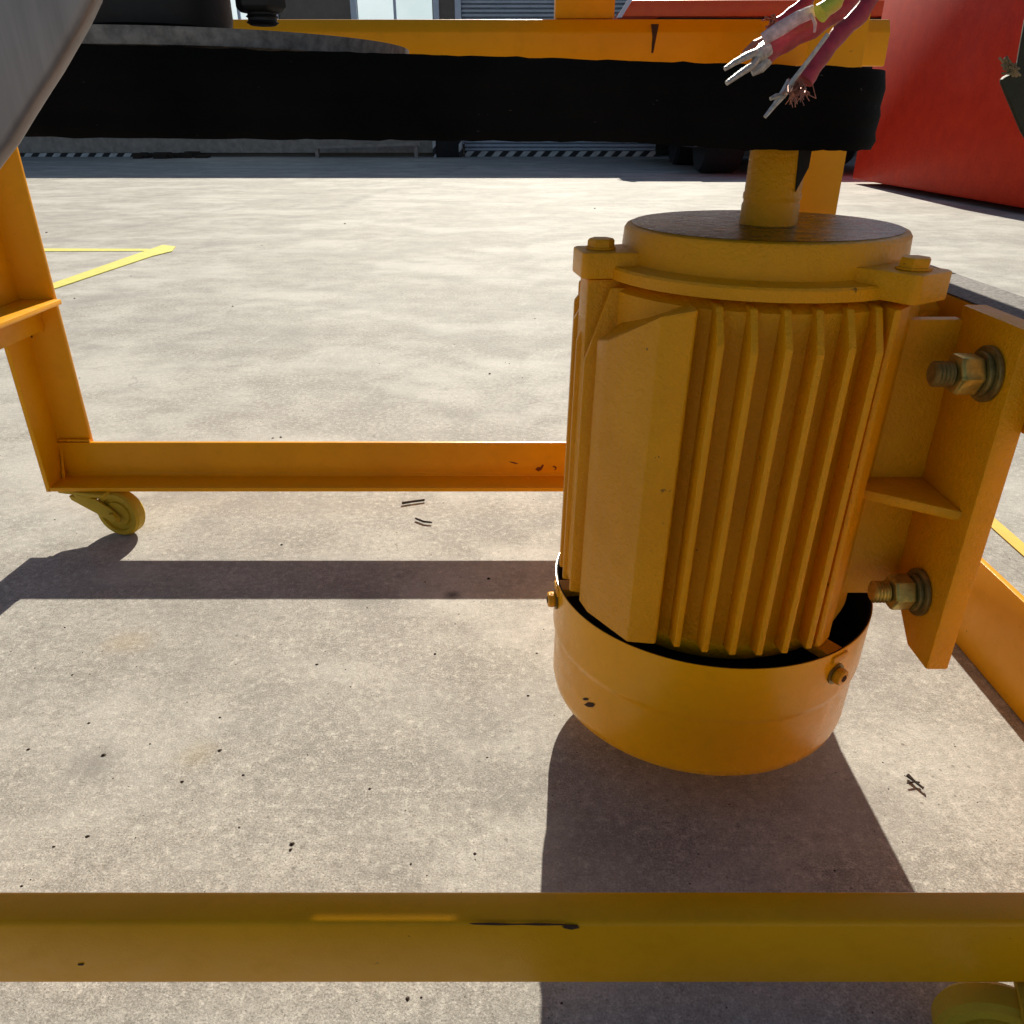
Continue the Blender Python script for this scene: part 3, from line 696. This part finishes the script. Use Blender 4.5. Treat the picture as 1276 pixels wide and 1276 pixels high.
# threaded bolt hanging from above
bxp = P(326, 15, Y=.95)
tb = thing('hanging_bolt', (bxp.x, .95, 1.1), 'dark threaded bolt end hanging over the upper beam beside the black hub', 'bolt')
zt = P(326, 32, Y=.95).z; pr = [(0, zt), (.0125, zt)]
z = zt
for i in range(5): pr += [(.0145, z + .0012), (.0165, z + .0025), (.0145, z + .004)]; z += .0052
pr += [(.0145, 1.30), (0, 1.30)]
part(MB().lathe(pr, (bxp.x, .95, 0), 24), 'bolt_shank', 'dark_metal', tb, sharp=20)
zn = P(326, 11, Y=.95).z
part(MB().lathe([(.0168, zn - .004), (.022, zn - .003), (.026, zn + .001), (.026, zn + .03), (.0168, zn + .03)], (bxp.x, .95, 0), 6), 'nut', 'dark_metal', tb, bevel=.001)
part(MB().box(bxp.x - .05, bxp.x + .05, .90, 1.42, 1.29, 1.31), 'bracket', 'dark_metal', tb)

# ================================================================ STEEL SHEET, TOP LEFT
sh = MB(); Yp = .46
edge = [(132,-60),(112,0),(98,30),(82,58),(65,88),(47,116),(27,148),(8,180),(-12,206),(-52,262),(-100,330)]
pl = [P(x, y, Y=Yp) for x, y in edge] + [P(-400, 330, Y=Yp), P(-400, -60, Y=Yp)]
n_ = len(pl)
def curl(v, off): return Vector((v.x, v.y + off, v.z))
sh.add([curl(v, 0) for v in pl] + [curl(v, .016) for v in pl], [tuple(range(n_)), tuple(reversed(range(n_, 2 * n_)))] + [(i, n_ + i, n_ + (i + 1) % n_, (i + 1) % n_) for i in range(n_)])
tag(sh.build('steel_guard', 'steel', bevel=.004, segs=3), 'grey brushed steel guard plate with slanting edge at the upper left', 'steel guard')

# ================================================================ STRIPPED CABLES
def cable(name, label, sheath, Y, mat='sheath', r=10, extra=None, fl=.8, Ys=None):
    t = thing(name, P(*sheath[-1], Y=Y), label, 'cable', 'stripped cables hanging over the belt')
    n = len(sheath); k = []
    pts = []
    for i in range(n - 1):
        for j in range(4):
            f = j / 4; a = sheath[i]; c_ = sheath[i + 1]; pts.append((a[0] + (c_[0] - a[0]) * f, a[1] + (c_[1] - a[1]) * f))
    pts.append(sheath[-1])
    sc_ = Y * .894 / 972
    q = [P(x, y, Y=Y + .0012 * (len(pts) - i)) for i, (x, y) in enumerate(pts)]
    part(MB().tube(q, [r * sc_ * (1 + .08 * math.sin(i * 1.7)) for i in range(len(q))], 14, fl), 'sheath', mat, t)
    return t, sc_
Yc = .74
# left big cable
c1, u = cable('stripped_cable', 'thick crimson cable with pale painted highlight on top and two bare silver prongs', [(1105,-85),(1075,-25),(1050,8),(1012,33),(975,52),(950,69)], Yc, r=12.8)
part(MB().tube([P(1014,14,Y=Yc-.016), P(995,22,Y=Yc-.018), P(972,36,Y=Yc-.018), P(951,49,Y=Yc-.016)], [7*u,7.5*u,8*u,7*u], 10, .6), 'highlight_strip', 'sheath_highlight', c1)  # sun highlight along the cable top, painted as a pale strip
part(MB().tube([P(1011,17,Y=Yc-.02), P(1016,30,Y=Yc-.022), P(1015,40,Y=Yc-.02)], [2*u,2.2*u,1.5*u], 8), 'highlight_strip', 'sheath_highlight', c1)
part(MB().tube([P(956,62,Y=Yc), P(946,68,Y=Yc-.003), P(940,74,Y=Yc-.003)], [10*u,9*u,5*u], 10), 'conductor', 'tin', c1)
part(MB().tube([P(946,64,Y=Yc-.004), P(930,70,Y=Yc-.006), P(915,78,Y=Yc-.008), P(903,86,Y=Yc-.01)], [5*u,4.6*u,3.6*u,2.6*u], 8), 'conductor', 'tin', c1)
part(MB().tube([P(946,70,Y=Yc-.004), P(937,82,Y=Yc-.006), P(920,93,Y=Yc-.008), P(905,104,Y=Yc-.01)], [5*u,4.4*u,3.8*u,2.8*u], 8), 'conductor', 'tin', c1)
part(MB().tube([P(957,74,Y=Yc), P(948,84,Y=Yc), P(937,91,Y=Yc)], [7*u,6.5*u,4*u], 8), 'conductor', 'tin', c1)
# right cable
c2, u = cable('stripped_cable', 'slim crimson cable with frayed copper braid and single silver tip', [(1130,-85),(1095,-20),(1072,18),(1046,42),(1022,72),(1003,101)], Yc - .05, r=10.5)
Y2 = Yc - .05
part(MB().tube([P(1032,42,Y=Y2-.018), P(1010,72,Y=Y2-.014), P(990,98,Y=Y2-.010), P(978,116,Y=Y2-.01)], [2.5*u,2.6*u,3*u,4.4*u], 8), 'conductor', 'tin', c2)
part(MB().tube([P(985,102,Y=Y2), P(976,117,Y=Y2-.003), P(965,131,Y=Y2-.005), P(953,146,Y=Y2-.007)], [5.5*u,5*u,3.2*u,2.2*u], 8), 'conductor', 'tin', c2)
part(MB().tube([P(976,119,Y=Y2-.003), P(967,120,Y=Y2-.006), P(960,123,Y=Y2-.008)], [2.8*u,3.2*u,2.2*u], 8), 'conductor', 'tin', c2)
fz = MB()
for i in range(70):
    a = P(988 + random.uniform(-6, 14), 100 + random.uniform(-3, 8), Y=Y2 - .004); ang = random.uniform(-.9, 1.0)
    L = random.uniform(12, 30); ex = 992 + L * math.sin(ang) + random.uniform(-5, 5); ey = 104 + L * math.cos(ang)
    e_ = P(ex, ey, Y=Y2 + random.uniform(-.03, .02)); m_ = a.lerp(e_, .5) + Vector((random.uniform(-.004, .004), random.uniform(-.006, .006), random.uniform(-.003, .003)))
    fz.tube([a, m_, e_], .00034, 4)
tag(part(fz, 'copper_braid', 'copper', c2), kind='stuff')
# third thin cable behind
c3, u = cable('stripped_cable', 'short crimson core with dull copper ends, behind the thick cable', [(1060,-85),(1030,-30),(1005,2),(985,18),(968,31)], Yc + .04, r=7)
fz = MB()
for i in range(16):
    a = P(962 + random.uniform(-3, 3), 27 + random.uniform(-3, 3), Y=Yc + .035); e_ = P(958 + random.uniform(-9, 9), 27 + random.uniform(-12, 12), Y=Yc + .03)
    fz.tube([a, a.lerp(e_, .5) + Vector((.002, 0, .001)), e_], .0008, 4)
tag(part(fz, 'copper_braid', 'copper', c3), kind='stuff')
part(MB().tube([P(952,50,Y=Yc+.03), P(940,56,Y=Yc+.02), P(926,66,Y=Yc+.02)], [5*u,5*u,2*u], 8), 'conductor', 'copper', c3)
# yellow-green core
c4, u = cable('earth_cable', 'yellow-green cable stub lying over the crimson cables at the top edge', [(1075,-85),(1052,-25),(1040,2),(1022,17)], Yc - .03, mat='green', r=10)

# dark tattered thing hanging at the right edge
hg = thing('rubber_flap', P(1275, 100, Y=.8), 'dark olive rubber flap with straw tuft at the right edge', 'rubber flap')
pts = [(1246,98),(1258,92),(1268,84),(1272,60),(1290,-40),(1420,-40),(1420,200),(1290,192),(1274,165),(1260,132)]
v0 = [P(x, y, Y=.8) for x, y in pts]; n_ = len(v0)
part(MB().add(v0 + [v + Vector((.004, .012, 0)) for v in v0], [tuple(range(n_)), tuple(reversed(range(n_, 2 * n_)))] + [(i, n_ + i, n_ + (i + 1) % n_, (i + 1) % n_) for i in range(n_)]), 'flap_body', 'grass_tip', hg, bevel=.004)
fz = MB()
for i in range(22):
    a = P(1264 + random.uniform(-6, 8), 92 + random.uniform(-8, 4), Y=.795); e_ = P(1254 + random.uniform(-9, 12), 80 + random.uniform(-10, 12), Y=.79)
    fz.tube([a, e_], .0011, 4)
tag(part(fz, 'straw_tuft', 'straw', hg), kind='stuff')
